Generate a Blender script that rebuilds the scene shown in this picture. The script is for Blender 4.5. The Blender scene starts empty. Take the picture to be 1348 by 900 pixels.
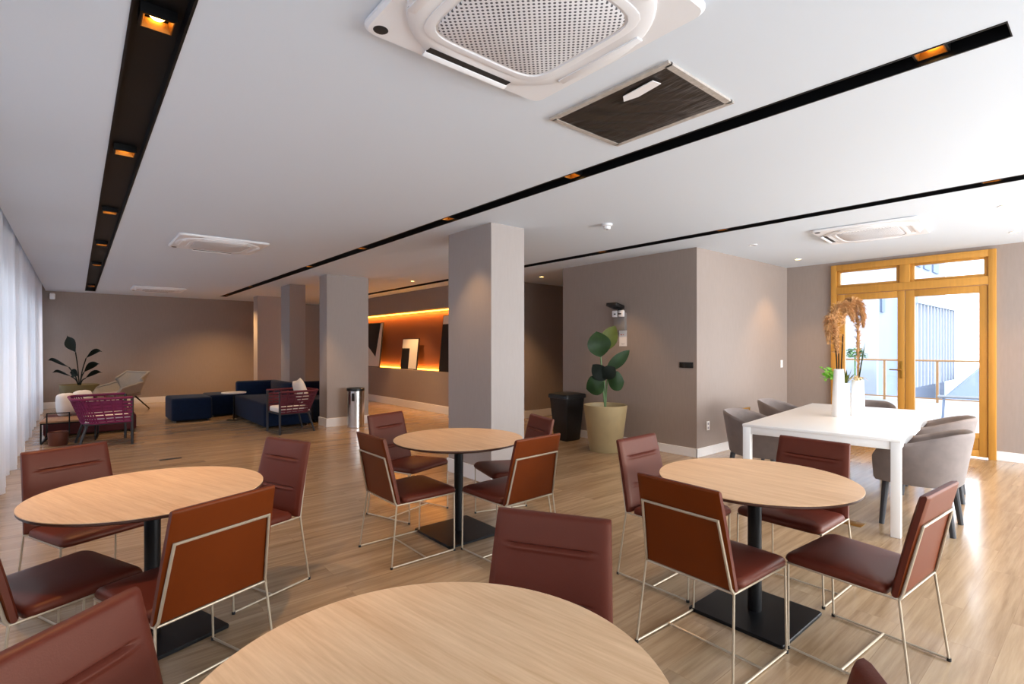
import bpy, bmesh, math, random
from mathutils import Vector, Matrix
random.seed(11)
S = bpy.context.scene
COL = S.collection
PI = math.pi
H = 1.45          # eye height
C = 2.75          # ceiling height

# ------------------------------------------------------------------ camera
cd = bpy.data.cameras.new('camera'); cam = bpy.data.objects.new('camera', cd); COL.objects.link(cam)
cam.location = (0, 0, H); cam.rotation_euler = (PI/2, 0, -math.atan(574/680.))
cd.sensor_width = 36; cd.sensor_fit = 'HORIZONTAL'; cd.lens = 680/1348*36; cd.shift_y = 6/1348
cd.clip_start = .02; cd.clip_end = 300
S.camera = cam
# ------------------------------------------------------------------ world, view, light
S.view_settings.view_transform = 'Standard'; S.view_settings.look = 'None'
S.view_settings.gamma = 1; S.view_settings.use_curve_mapping = False
S.view_settings.exposure = 0.92
S.cycles.use_denoising = True
S.cycles.max_bounces = 10; S.cycles.diffuse_bounces = 6; S.cycles.transparent_max_bounces = 16
S.cycles.sample_clamp_indirect = 6; S.cycles.caustics_reflective = False; S.cycles.caustics_refractive = False
W = bpy.data.worlds.new('sky'); S.world = W; W.use_nodes = True
W.node_tree.nodes['Background'].inputs[0].default_value = (.88, .94, 1, 1)
W.node_tree.nodes['Background'].inputs[1].default_value = 3.4

def area(name, loc, direction, sx, sy, power, color=(1, 1, 1), portal=False, spread=PI):
    l = bpy.data.lights.new(name, 'AREA'); l.shape = 'RECTANGLE'; l.size = sx; l.size_y = sy
    l.energy = power; l.color = color; l.spread = spread
    o = bpy.data.objects.new(name, l); COL.objects.link(o); o.location = loc
    o.rotation_euler = Vector(direction).to_track_quat('-Z', 'Y').to_euler()
    if portal: l.cycles.is_portal = True
    return o
# daylight is the sky plus one added lamp, through the curtained windows, windows added out of view and the terrace door; portals only guide the sampling
area('near_fill_lamp', (6.3, -3.3, 1.3), (0, 1, -.05), 5.0, 2.0, 260, (.96, .98, 1))  # added lamp out of view, stands for daylight and brightens the middle wall
area('door_portal', (9.2, 2.0, 1.35), (-1, 0, 0), 1.9, 2.7, 1, portal=True)
area('side_portal', (9.2, -.95, 1.35), (-1, 0, 0), 2.2, 2.5, 1, portal=True)
area('near_portal', (4.5, -2.8, 1.4), (0, 1, 0), 8.6, 2.5, 1, portal=True)
area('left_portal', (-1.35, 6.9, 1.4), (1, 0, 0), 18.2, 2.5, 1, portal=True)
WARM = (1, .58, .24)

# ------------------------------------------------------------------ materials
def lin(h):
    h = h.lstrip('#'); r = []
    for i in (0, 2, 4):
        c = int(h[i:i+2], 16)/255; r.append(c/12.92 if c <= .04045 else ((c+.055)/1.055)**2.4)
    return (*r, 1)
M = {}
def mat(name, col, rough=.5, metal=0., noise=0., nscale=8., stretch=(1, 1, 1), bump=0., bscale=60., spec=.5, sheen=0., emit=None, estr=0., coat=0.):
    m = bpy.data.materials.new(name); m.use_nodes = True; nt = m.node_tree; b = nt.nodes['Principled BSDF']
    b.inputs['Base Color'].default_value = lin(col); b.inputs['Roughness'].default_value = rough
    b.inputs['Metallic'].default_value = metal; b.inputs['Specular IOR Level'].default_value = spec
    b.inputs['Sheen Weight'].default_value = sheen; b.inputs['Coat Weight'].default_value = coat
    if emit: b.inputs['Emission Color'].default_value = (*emit, 1); b.inputs['Emission Strength'].default_value = estr
    if noise or bump:
        tc = nt.nodes.new('ShaderNodeTexCoord'); mp = nt.nodes.new('ShaderNodeMapping'); mp.inputs['Scale'].default_value = stretch
        nt.links.new(tc.outputs['Object'], mp.inputs[0])
    if noise:
        n = nt.nodes.new('ShaderNodeTexNoise'); n.inputs['Scale'].default_value = nscale; n.inputs['Detail'].default_value = 5
        nt.links.new(mp.outputs[0], n.inputs['Vector'])
        hs = nt.nodes.new('ShaderNodeHueSaturation'); hs.inputs['Color'].default_value = lin(col)
        mr = nt.nodes.new('ShaderNodeMapRange'); mr.inputs[1].default_value = .3; mr.inputs[2].default_value = .7
        mr.inputs[3].default_value = 1-noise; mr.inputs[4].default_value = 1+noise
        nt.links.new(n.outputs[0], mr.inputs[0]); nt.links.new(mr.outputs[0], hs.inputs['Value']); nt.links.new(hs.outputs[0], b.inputs['Base Color'])
    if bump:
        n2 = nt.nodes.new('ShaderNodeTexNoise'); n2.inputs['Scale'].default_value = bscale; n2.inputs['Detail'].default_value = 3
        nt.links.new(mp.outputs[0], n2.inputs['Vector'])
        bp = nt.nodes.new('ShaderNodeBump'); bp.inputs['Strength'].default_value = bump; bp.inputs['Distance'].default_value = .01
        nt.links.new(n2.outputs[0], bp.inputs['Height']); nt.links.new(bp.outputs[0], b.inputs['Normal'])
    M[name] = m; return m

mat('ceiling_paint', '#d8e1ea', .9, spec=.2)
mat('wall_fabric', '#998c84', .85, noise=.03, nscale=40, stretch=(1, 1, .15), bump=.06, bscale=120, spec=.25)
mat('column_fabric', '#a59c97', .8, noise=.02, nscale=40, stretch=(1, 1, .15), bump=.05, bscale=120, spec=.3)
mat('niche_panel', '#6e3d26', .7)
mat('white_trim', '#ecebea', .45)
mat('leather', '#56241a', .42, noise=.06, nscale=5, bump=.05, bscale=260, spec=.32)
mat('leather_back', '#622602', .45, noise=.05, nscale=5, bump=.05, bscale=260, spec=.28)
for k_ in ('leather', 'leather_back'): M[k_].node_tree.nodes['Principled BSDF'].inputs['Specular Tint'].default_value = (1, .72, .55, 1)
mat('champagne_metal', '#b5a690', .36, .45)
mat('black_rubber', '#0d0d0d', .6)
mat('black_metal', '#0a0a0c', .42, spec=.25)
mat('track_black', '#060608', .5, spec=.25)
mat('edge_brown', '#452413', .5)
mat('white_lacquer', '#efeeec', .28)
mat('grey_velvet', '#776c68', .8, noise=.10, nscale=14, sheen=.3, bump=.03, bscale=200)
mat('dark_leg', '#2b2c30', .5)
mat('ceramic', '#f0efee', .3)
mat('door_wood', '#bd873a', .42, noise=.08, nscale=6, stretch=(6, 6, .35), spec=.4)
mat('brass', '#b98a3d', .3, .9)
mat('gold_glow', '#8a5a1c', .35, .7)
mat('lamp_lens', '#ffd9a0', .3, emit=(1, .55, .14), estr=14)
mat('ac_plastic', '#e9eaec', .4)
mat('dark_slot', '#1c1a19', .6)
mat('black_plastic', '#0b0b0c', .42)
mat('bag_plastic', '#302b28', .30, bump=.9, bscale=26, stretch=(1, .18, 1))
mat('tape_plastic', '#b5aea6', .3, noise=.12, nscale=30, bump=.4, bscale=40)
mat('planter_beige', '#a8956e', .5, noise=.04, nscale=10)
mat('planter_olive', '#6e6038', .55)
mat('soil', '#3a2c20', .95, noise=.3, nscale=60, bump=.5, bscale=80)
mat('leaf_green', '#1b3210', .5, spec=.22, noise=.25, nscale=9)
mat('leaf_dark', '#0d140d', .7, spec=.15, noise=.2, nscale=9)
mat('leaf_olive', '#4b5214', .5, spec=.2, noise=.3, nscale=6)
mat('leaf_lime', '#8fd04a', .5, noise=.2, nscale=30)
mat('stem_green', '#4d6b34', .5)
mat('pampas', '#c08f5c', .9, noise=.25, nscale=25)
mat('dry_cream', '#d8c49a', .9, noise=.2, nscale=30)
mat('navy', '#091c36', .9, noise=.15, nscale=20, sheen=.06, spec=.2, bump=.04, bscale=200)
mat('magenta', '#6e0f45', .7, noise=.15, nscale=40)
mat('burgundy', '#571226', .7, noise=.15, nscale=40)
mat('maroon', '#4a1218', .8, noise=.12, nscale=30)
mat('cream_cloth', '#e2dad0', .9, bump=.08, bscale=60)
mat('white_cloth', '#ebe8e4', .9, bump=.08, bscale=60)
mat('grey_shell', '#8f8b86', .75, noise=.05, nscale=40)
mat('steel', '#c9c7c4', .18, 1)
mat('copper', '#6b4034', .4, .4)
mat('paper', '#eeecec', .8)
mat('grey_box', '#85807d', .5)
mat('orange_ink', '#c8622a', .7)
mat('grey_ink', '#9b98a0', .7)
mat('led_orange', '#ff9a20', .5, emit=(1, .40, .04), estr=7)
mat('art_black', '#120f10', .5)
mat('art_white', '#e6ddd2', .6)
mat('concrete', '#63666c', .8, noise=.05, nscale=3)
mat('facade', '#818a9b', .8, noise=.03, nscale=2)
mat('facade_grey', '#667288', .8)
mat('facade_white', '#a3a8b1', .8)
mat('terrace_tile', '#949492', .6, noise=.04, nscale=6)
mat('asphalt', '#5c6674', .9)
mat('rail_wood', '#866138', .5)
mat('shrub', '#4c7340', .8, noise=.3, nscale=20)

def wood(name, c1, c2, scale, along='X', rough=.4, ring=14, plank=None):
    """fine-grained wood; grain runs along the given object axis; optional planks (length, width)"""
    m = bpy.data.materials.new(name); m.use_nodes = True; nt = m.node_tree; N = nt.nodes; L = nt.links; b = N['Principled BSDF']
    tc = N.new('ShaderNodeTexCoord'); mp = N.new('ShaderNodeMapping')
    mp.inputs['Scale'].default_value = (scale*.06, scale, scale) if along == 'X' else (scale, scale*.06, scale)
    L.new(tc.outputs['Object'], mp.inputs[0])
    vec = mp.outputs[0]
    if plank:
        br = N.new('ShaderNodeTexBrick'); br.inputs['Scale'].default_value = 1
        br.inputs['Brick Width'].default_value = plank[0]; br.inputs['Row Height'].default_value = plank[1]
        br.inputs['Mortar Size'].default_value = .0012; br.inputs['Color1'].default_value = (.0, .0, .0, 1); br.inputs['Color2'].default_value = (1, 1, 1, 1)
        br.inputs['Mortar'].default_value = (.4, .4, .4, 1); br.offset = .37; br.inputs['Bias'].default_value = 0
        L.new(tc.outputs['Object'], br.inputs['Vector'])
        ad = N.new('ShaderNodeVectorMath'); ad.operation = 'MULTIPLY_ADD'; ad.inputs[1].default_value = (7, 13, 5)
        L.new(br.outputs['Color'], ad.inputs[0]); L.new(mp.outputs[0], ad.inputs[2]); vec = ad.outputs[0]
    n = N.new('ShaderNodeTexNoise'); n.inputs['Scale'].default_value = 1; n.inputs['Detail'].default_value = 6; n.inputs['Roughness'].default_value = .6
    L.new(vec, n.inputs['Vector'])
    n2 = N.new('ShaderNodeTexNoise'); n2.inputs['Scale'].default_value = .22; n2.inputs['Detail'].default_value = 2
    L.new(vec, n2.inputs['Vector'])
    mx = N.new('ShaderNodeMath'); mx.operation = 'MULTIPLY_ADD'; mx.inputs[1].default_value = .55
    hf = N.new('ShaderNodeMath'); hf.operation = 'MULTIPLY'; hf.inputs[1].default_value = .45
    L.new(n.outputs[0], mx.inputs[0]); L.new(n2.outputs[0], hf.inputs[0]); L.new(hf.outputs[0], mx.inputs[2])
    cr = N.new('ShaderNodeValToRGB'); cr.color_ramp.elements[0].position = .34; cr.color_ramp.elements[1].position = .66
    cr.color_ramp.elements[0].color = lin(c2); cr.color_ramp.elements[1].color = lin(c1)
    L.new(mx.outputs[0], cr.inputs[0]); out = cr.outputs[0]
    if plank:
        hs = N.new('ShaderNodeHueSaturation'); mr = N.new('ShaderNodeMapRange'); mr.inputs[3].default_value = .93; mr.inputs[4].default_value = 1.05
        L.new(br.outputs['Color'], mr.inputs[0]); L.new(mr.outputs[0], hs.inputs['Value']); L.new(out, hs.inputs['Color'])
        mm = N.new('ShaderNodeMixRGB'); mm.blend_type = 'MULTIPLY'; mm.inputs[2].default_value = (.86, .83, .80, 1)
        L.new(br.outputs['Fac'], mm.inputs[0]); L.new(hs.outputs[0], mm.inputs[1]); out = mm.outputs[0]
    L.new(out, b.inputs['Base Color']); b.inputs['Roughness'].default_value = rough
    M[name] = m
wood('floor_planks', '#b89e7e', '#8b7054', 30, 'X', .19, plank=(1.25, .19))
M['floor_planks'].node_tree.nodes['Principled BSDF'].inputs['Specular IOR Level'].default_value = .75
wood('oak_top', '#e2be97', '#c9a077', 105, 'Y', .42)
wood('table_wood', '#a9805a', '#8a6342', 40, 'Y', .5)

def glass(name, tint=(.95, .97, 1)):
    m = bpy.data.materials.new(name); m.use_nodes = True; nt = m.node_tree; nt.nodes.clear()
    o = nt.nodes.new('ShaderNodeOutputMaterial'); t = nt.nodes.new('ShaderNodeBsdfTransparent'); g = nt.nodes.new('ShaderNodeBsdfGlossy')
    t.inputs[0].default_value = (*tint, 1); g.inputs['Roughness'].default_value = .02
    mx = nt.nodes.new('ShaderNodeMixShader'); f = nt.nodes.new('ShaderNodeFresnel'); f.inputs[0].default_value = 1.35
    nt.links.new(f.outputs[0], mx.inputs[0]); nt.links.new(t.outputs[0], mx.inputs[1]); nt.links.new(g.outputs[0], mx.inputs[2]); nt.links.new(mx.outputs[0], o.inputs[0])
    M[name] = m
glass('glass')
def sheer(name):
    m = bpy.data.materials.new(name); m.use_nodes = True; nt = m.node_tree; nt.nodes.clear()
    o = nt.nodes.new('ShaderNodeOutputMaterial'); t = nt.nodes.new('ShaderNodeBsdfTransparent'); tr = nt.nodes.new('ShaderNodeBsdfTranslucent'); d = nt.nodes.new('ShaderNodeBsdfDiffuse')
    tr.inputs[0].default_value = (.93, .94, .97, 1); d.inputs[0].default_value = (.9, .9, .92, 1)
    a = nt.nodes.new('ShaderNodeMixShader'); a.inputs[0].default_value = .5; nt.links.new(tr.outputs[0], a.inputs[1]); nt.links.new(d.outputs[0], a.inputs[2])
    b = nt.nodes.new('ShaderNodeMixShader'); b.inputs[0].default_value = .72; nt.links.new(t.outputs[0], b.inputs[1]); nt.links.new(a.outputs[0], b.inputs[2]); nt.links.new(b.outputs[0], o.inputs[0])
    M[name] = m
sheer('sheer_voile')
def perforated(name):
    m = bpy.data.materials.new(name); m.use_nodes = True; nt = m.node_tree; N = nt.nodes; L = nt.links; b = N['Principled BSDF']
    tc = N.new('ShaderNodeTexCoord'); ds = []
    for off in (0, .5):
        mp = N.new('ShaderNodeVectorMath'); mp.operation = 'MULTIPLY_ADD'; mp.inputs[1].default_value = (37, 37, 0); mp.inputs[2].default_value = (off, off, 0)
        L.new(tc.outputs['Object'], mp.inputs[0])
        fr = N.new('ShaderNodeVectorMath'); fr.operation = 'FRACTION'; L.new(mp.outputs[0], fr.inputs[0])
        sb = N.new('ShaderNodeVectorMath'); sb.operation = 'DISTANCE'; sb.inputs[1].default_value = (.5, .5, 0); L.new(fr.outputs[0], sb.inputs[0])
        ds.append(sb.outputs['Value'])
    mn = N.new('ShaderNodeMath'); mn.operation = 'MINIMUM'; L.new(ds[0], mn.inputs[0]); L.new(ds[1], mn.inputs[1])
    lt = N.new('ShaderNodeMath'); lt.operation = 'LESS_THAN'; lt.inputs[1].default_value = .20; L.new(mn.outputs[0], lt.inputs[0])
    mx = N.new('ShaderNodeMixRGB'); mx.inputs[1].default_value = lin('#e6e7ea'); mx.inputs[2].default_value = lin('#55565e'); L.new(lt.outputs[0], mx.inputs[0])
    L.new(mx.outputs[0], b.inputs['Base Color']); b.inputs['Roughness'].default_value = .45; M[name] = m
perforated('perforated_grille')

# ------------------------------------------------------------------ mesh builder
class MB:
    def __init__(s): s.bm = bmesh.new()
    def box(s, c, d, bev=0, rz=0, rot=None, seg=2):
        m = Matrix.Translation(c) @ (rot.to_4x4() if rot else Matrix.Rotation(rz, 4, 'Z')) @ Matrix.Diagonal((*d, 1))
        r = bmesh.ops.create_cube(s.bm, size=1, matrix=m)
        if bev:
            es = list({e for v in r['verts'] for e in v.link_edges})
            bmesh.ops.bevel(s.bm, geom=es, offset=bev, segments=seg, profile=.5, affect='EDGES', clamp_overlap=True)
        return s
    def bb(s, x0, x1, y0, y1, z0, z1, bev=0):
        return s.box(((x0+x1)/2, (y0+y1)/2, (z0+z1)/2), (abs(x1-x0), abs(y1-y0), abs(z1-z0)), bev)
    def rings(s, rs, closed=True, cap=True):
        vs = [[s.bm.verts.new(p) for p in r] for r in rs]
        for a, b in zip(vs, vs[1:]):
            n = len(a)
            for i in range(n if closed else n-1):
                j = (i+1) % n
                try: s.bm.faces.new((a[i], a[j], b[j], b[i]))
                except ValueError: pass
        if cap:
            for r in (list(reversed(vs[0])), vs[-1]):
                try: s.bm.faces.new(r)
                except ValueError: pass
        return s
    def lathe(s, prof, seg=32, c=(0, 0, 0), cap=True):
        return s.rings([[(c[0]+r*math.cos(2*PI*i/seg), c[1]+r*math.sin(2*PI*i/seg), c[2]+z) for i in range(seg)] for r, z in prof], cap=cap)
    def tube(s, pts, r, seg=8, closed=False, r2=None, square=False):
        P = [Vector(p) for p in pts]; n = len(P); rs = []
        up = None
        for i in range(n):
            if closed: t0 = (P[i]-P[i-1]).normalized(); t1 = (P[(i+1) % n]-P[i]).normalized()
            else:
                t0 = (P[i]-P[i-1]).normalized() if i else (P[1]-P[0]).normalized()
                t1 = (P[i+1]-P[i]).normalized() if i < n-1 else t0
            t = (t0+t1)
            t = t.normalized() if t.length > 1e-6 else t1
            if up is None:
                up = Vector((0, 0, 1)) if abs(t.z) < .9 else Vector((1, 0, 0))
            sx = t.cross(up)
            if sx.length < 1e-4: sx = t.orthogonal()
            sx.normalize(); u = sx.cross(t).normalized(); up = u
            k = 1/max(.35, t.dot(t1))
            rr = r if r2 is None else r+(r2-r)*i/(n-1)
            b = (t1-t0); bl = b.length
            ring = []
            for j in range(seg):
                a = 2*PI*(j+(.5 if square else 0))/seg
                q = (sx*math.cos(a)+u*math.sin(a))*rr
                if bl > 1e-4:
                    bn = b.normalized(); bn = (bn - t*bn.dot(t))
                    if bn.length > 1e-5: bn.normalize(); q = q + bn*q.dot(bn)*(k-1)
                ring.append(P[i]+q)
            rs.append(ring)
        if closed: rs.append(rs[0]); 
        if closed:
            vs = [[s.bm.verts.new(p) for p in r_] for r_ in rs[:-1]]; vs.append(vs[0])
            for a, b in zip(vs, vs[1:]):
                for i in range(seg): s.bm.faces.new((a[i], a[(i+1) % seg], b[(i+1) % seg], b[i]))
            return s
        return s.rings(rs)
    def pad(s, outline, prof, dome=None):
        """outline: list of (x,y) about its centre; prof: list of (inset, z)"""
        cx = sum(p[0] for p in outline)/len(outline); cy = sum(p[1] for p in outline)/len(outline)
        rs = []
        for ins, z in prof:
            ring = []
            for x, y in outline:
                d = math.hypot(x-cx, y-cy); k = max(.02, (d-ins)/d)
                X, Y = cx+(x-cx)*k, cy+(y-cy)*k
                ring.append((X, Y, z(X, Y) if callable(z) else z))
            rs.append(ring)
        return s.rings(rs)
    def prism(s, poly, z0, z1, f=None):
        f = f or (lambda x, y, z: (x, y, z))
        return s.rings([[f(x, y, z0) for x, y in poly], [f(x, y, z1) for x, y in poly]])
    def grid(s, fn, nu, nv):
        vs = [[s.bm.verts.new(fn(i/nu, j/nv)) for j in range(nv+1)] for i in range(nu+1)]
        for i in range(nu):
            for j in range(nv):
                s.bm.faces.new((vs[i][j], vs[i+1][j], vs[i+1][j+1], vs[i][j+1]))
        return s
    def build(s, name, m, parent=None, smooth=35, normals=True, kind=None):
        if normals: bmesh.ops.recalc_face_normals(s.bm, faces=s.bm.faces)
        me = bpy.data.meshes.new(name); s.bm.to_mesh(me); s.bm.free()
        me.materials.append(M[m])
        if smooth:
            me.polygons.foreach_set('use_smooth', [True]*len(me.polygons)); me.set_sharp_from_angle(angle=math.radians(smooth))
        o = bpy.data.objects.new(name, me); COL.objects.link(o)
        if parent: o.parent = parent
        if kind: o['kind'] = kind
        return o
def rrect(hx, hy, r, n=6):
    o = []
    for cx, cy, a0 in ((hx-r, hy-r, 0), (-hx+r, hy-r, 90), (-hx+r, -hy+r, 180), (hx-r, -hy+r, 270)):
        for i in range(n+1):
            a = math.radians(a0+90*i/n); o.append((cx+r*math.cos(a), cy+r*math.sin(a)))
    return o
def tag(o, label, cat, group=None):
    o['label'] = label; o['category'] = cat
    if group: o['group'] = group
    return o
def thing(name, label, cat, loc=(0, 0, 0), rz=0, group=None):
    o = bpy.data.objects.new(name, None); COL.objects.link(o); o.location = loc; o.rotation_euler = (0, 0, rz); o.empty_display_size = .1
    return tag(o, label, cat, group)
def struct(mb, name, m, parent=None, **k):
    o = mb.build(name, m, parent, **k); o['kind'] = 'structure'; return o
KIDS = {}
def dup(root, loc, rz, label, group=None):
    def cp(o, p):
        c = o.copy(); COL.objects.link(c)
        if p: c.parent = p
        for ch in [x for x in list(COL.objects) if x.parent == o]: cp(ch, c)
        return c
    r = cp(root, None); r.location = loc; r.rotation_euler = (0, 0, rz); r['label'] = label
    if group: r['group'] = group
    return r

# ------------------------------------------------------------------ the shell
XL, YB, XR, YN = -1.15, 16.2, 9.0, -2.6
struct(MB().bb(XL-.3, XR+.12, YN-.2, YB+.2, -.2, 0), 'floor', 'floor_planks', smooth=0)
# ceiling with the three channel slots and the curtain pocket on the left
T = [(.165, .345, -1.2, 15.6), (2.85, 2.99, .30, 15.1), (5.475, 5.625, -1.2, 13.2)]
cb = MB(); CX0 = -.52; CT = C+.16
xs = [CX0] + [v for t in T for v in t[:2]] + [XR+.12]
for i in range(0, len(xs), 2): cb.bb(xs[i], xs[i+1], YN-.2, YB+.2, C, CT)
for x0, x1, y0, y1 in T:
    cb.bb(x0, x1, YN-.2, y0, C, CT); cb.bb(x0, x1, y1, YB+.2, C, CT); cb.bb(x0, x1, y0, y1, C+.13, CT)
cb.bb(XL-.3, CX0, YN-.2, YB+.2, C+.3, C+.4); cb.bb(CX0-.02, CX0, YN-.2, YB+.2, C, C+.3)
struct(cb, 'ceiling', 'ceiling_paint', smooth=0)
# left window wall behind the curtain
wb = MB(); ys = [YN-.2] + [v for k in range(8) for v in (-2.2+2.3*k, -2.2+2.3*k+2.0)] + [YB+.2]
for i in range(0, len(ys), 2): wb.bb(XL-.12, XL, ys[i], ys[i+1], 0, C+.3)
wb.bb(XL-.12, XL, YN, YB, 0, .12); wb.bb(XL-.12, XL, YN, YB, 2.5, C+.3)
struct(wb, 'wall_left', 'wall_fabric', smooth=0)
for k in range(8):
    y0 = -2.2+2.3*k; y1 = y0+2.0; f = MB()
    for a, b_ in ((y0, y0+.06), (y1-.06, y1), ((y0+y1)/2-.04, (y0+y1)/2+.04)): f.bb(XL-.1, XL-.03, a, b_, .12, 2.5)
    for z in (.12, 2.02, 2.44): f.bb(XL-.1, XL-.03, y0, y1, z, z+.06)
    w = struct(f, 'window_%d' % (k+1), 'white_trim', smooth=0)
    MB().bb(XL-.07, XL-.064, y0, y1, .12, 2.5).build('pane', 'glass', w, smooth=0)
struct(MB().bb(XL-.12, 6.2, YB, YB+.15, 0, C+.3), 'wall_back', 'wall_fabric', smooth=0)
# near wall out of view, its windows added to supply daylight
nb = MB()
nx = [XL-.12] + [v for k in range(4) for v in (.2+2.2*k, .2+2.2*k+1.9)] + [XR+.12]
for i in range(0, len(nx), 2): nb.bb(nx[i], nx[i+1], YN-.15, YN, 0, C)
nb.bb(XL, XR, YN-.15, YN, 0, .15); nb.bb(XL, XR, YN-.15, YN, 2.6, C)
struct(nb, 'wall_near', 'wall_fabric', smooth=0)
for k in range(4):
    x0 = .2+2.2*k; x1 = x0+1.9; f = MB()
    for a, b_ in ((x0, x0+.06), (x1-.06, x1), ((x0+x1)/2-.04, (x0+x1)/2+.04)): f.bb(a, b_, YN-.11, YN-.04, .15, 2.6)
    for z in (.15, 2.54): f.bb(x0, x1, YN-.11, YN-.04, z, z+.06)
    struct(f, 'window_%d' % (k+9), 'white_trim', smooth=0)
# wall block in the middle (plant wall, streaked wall), recess beside it, niche wall
struct(MB().bb(6.2, XR+.12, 3.6, 6.03, 0, C), 'wall_middle', 'wall_fabric', smooth=0)
struct(MB().bb(6.05, XR, 7.82, 8.0, 0, C), 'wall_recess', 'wall_fabric', smooth=0)
NX, NY0, NY1, NZ0, NZ1 = 6.05, 8.6, 14.4, .90, 2.29
n_ = MB(); n_.bb(NX, NX+.5, 8.0, YB+.15, 0, NZ0); n_.bb(NX, NX+.5, 8.0, YB+.15, NZ1, C); n_.bb(NX, NX+.5, 8.0, NY0, NZ0, NZ1); n_.bb(NX, NX+.5, NY1, YB+.15, NZ0, NZ1)
struct(n_, 'wall_niche', 'wall_fabric', smooth=0)
struct(MB().bb(NX+.26, NX+.32, NY0, NY1, NZ0, NZ1), 'wall_niche_back', 'niche_panel', smooth=0)
struct(MB().bb(XR, XR+.12, 6.03, 7.82, 0, C), 'wall_corridor', 'wall_fabric', smooth=0)
# door wall
DY0, DY1, DZ = 1.05, 2.935, 2.70
d_ = MB(); d_.bb(XR, XR+.12, DY1, 3.6, 0, C); d_.bb(XR, XR+.12, .15, DY0, 0, C); d_.bb(XR, XR+.12, YN-.15, -2.05, 0, C); d_.bb(XR, XR+.12, -2.05, .15, 0, .1); d_.bb(XR, XR+.12, -2.05, .15, 2.6, C); d_.bb(XR, XR+.12, DY0, DY1, DZ, C)
struct(d_, 'wall_right', 'wall_fabric', smooth=0)
f = MB()
for a, b_ in ((-2.05, -1.98), (.08, .15), (-1.0, -.92)): f.bb(XR+.02, XR+.09, a, b_, .1, 2.6)
for z in (.1, 2.54): f.bb(XR+.02, XR+.09, -2.05, .15, z, z+.06)
struct(f, 'window_13', 'door_wood', smooth=0)  # second window, unseen, added to brighten the right side of the room
struct(MB().bb(-5.2, -5.0, -6, 22, -1, 2.6), 'sky_blocker_left', 'facade', smooth=0)  # unseen wall added outside the left windows to cut their sky light
# baseboards
def bboard(name, *bxs):
    b = MB()
    for x in bxs: b.bb(*x, bev=.003)
    return struct(b, name, 'white_trim', smooth=0)
bboard('baseboard_back', (XL, NX, YB-.018, YB, 0, .15))
bboard('baseboard_middle', (6.182, 6.2, 3.582, 6.03, 0, .115), (6.182, XR, 3.582, 3.6, 0, .115))
bboard('baseboard_niche', (NX-.018, NX, 8.0, YB, 0, .17))
bboard('baseboard_recess', (NX, XR, 7.802, 7.82, 0, .15))
bboard('baseboard_right', (XR-.018, XR, DY1+.0, 3.582, 0, .115), (XR-.018, XR, YN, DY0, 0, .115))

def column(x0, x1, y0, y1, label):
    o = struct(MB().bb(x0, x1, y0, y1, 0, C), 'column', 'column_fabric', smooth=0); o['label'] = label
    e = .016
    struct(MB().bb(x0-e, x1+e, y0-e, y1+e, 0, .155, bev=.003), 'column_skirting', 'white_trim', o, smooth=0)
column(3.32, 3.78, 4.27, 5.08, 'biggest grey square column, behind the middle round table')
column(3.45, 4.24, 9.25, 9.62, 'grey column beside the steel bin')
column(3.40, 3.72, 11.2, 11.8, 'slim grey column rising behind the blue sofa')
column(3.55, 4.12, 14.3, 14.68, 'grey column close to the far wall')

# ------------------------------------------------------------------ terrace door
door = bpy.data.objects.new('door_1', None); COL.objects.link(door); door.location = (XR, 2.0, 0); door['kind'] = 'structure'
door['label'] = 'orange wooden double glass door with transom windows to the terrace'
def DB(): return MB()
def dbx(mb, y0, y1, z0, z1, x0=-.05, x1=.09, bev=.004): return mb.bb(x0, x1, y0-2.0, y1-2.0, z0, z1, bev)
f = DB(); YM = 2.0
dbx(f, DY0, DY0+.075, 0, DZ); dbx(f, DY1-.075, DY1, 0, DZ); dbx(f, DY0+.075, DY1-.075, DZ-.09, DZ); dbx(f, DY0+.075, DY1-.075, 2.25, 2.36)
dbx(f, YM-.06, YM+.06, 2.36, DZ-.09); f.build('door_frame', 'door_wood', door)
for (y0, y1) in ((DY0+.075, YM-.06), (YM+.06, DY1-.075)):
    t_ = DB(); dbx(t_, y0, y0+.045, 2.36, 2.61, -.02, .06); dbx(t_, y1-.045, y1, 2.36, 2.61, -.02, .06); dbx(t_, y0+.045, y1-.045, 2.36, 2.395, -.02, .06); dbx(t_, y0+.045, y1-.045, 2.585, 2.61, -.02, .06)
    t_ = t_.build('transom_sash', 'door_wood', door); t2 = DB(); dbx(t2, y0+.04, y1-.04, 2.39, 2.59, .02, .026, 0); t2.build('pane', 'glass', t_, smooth=0)
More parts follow.
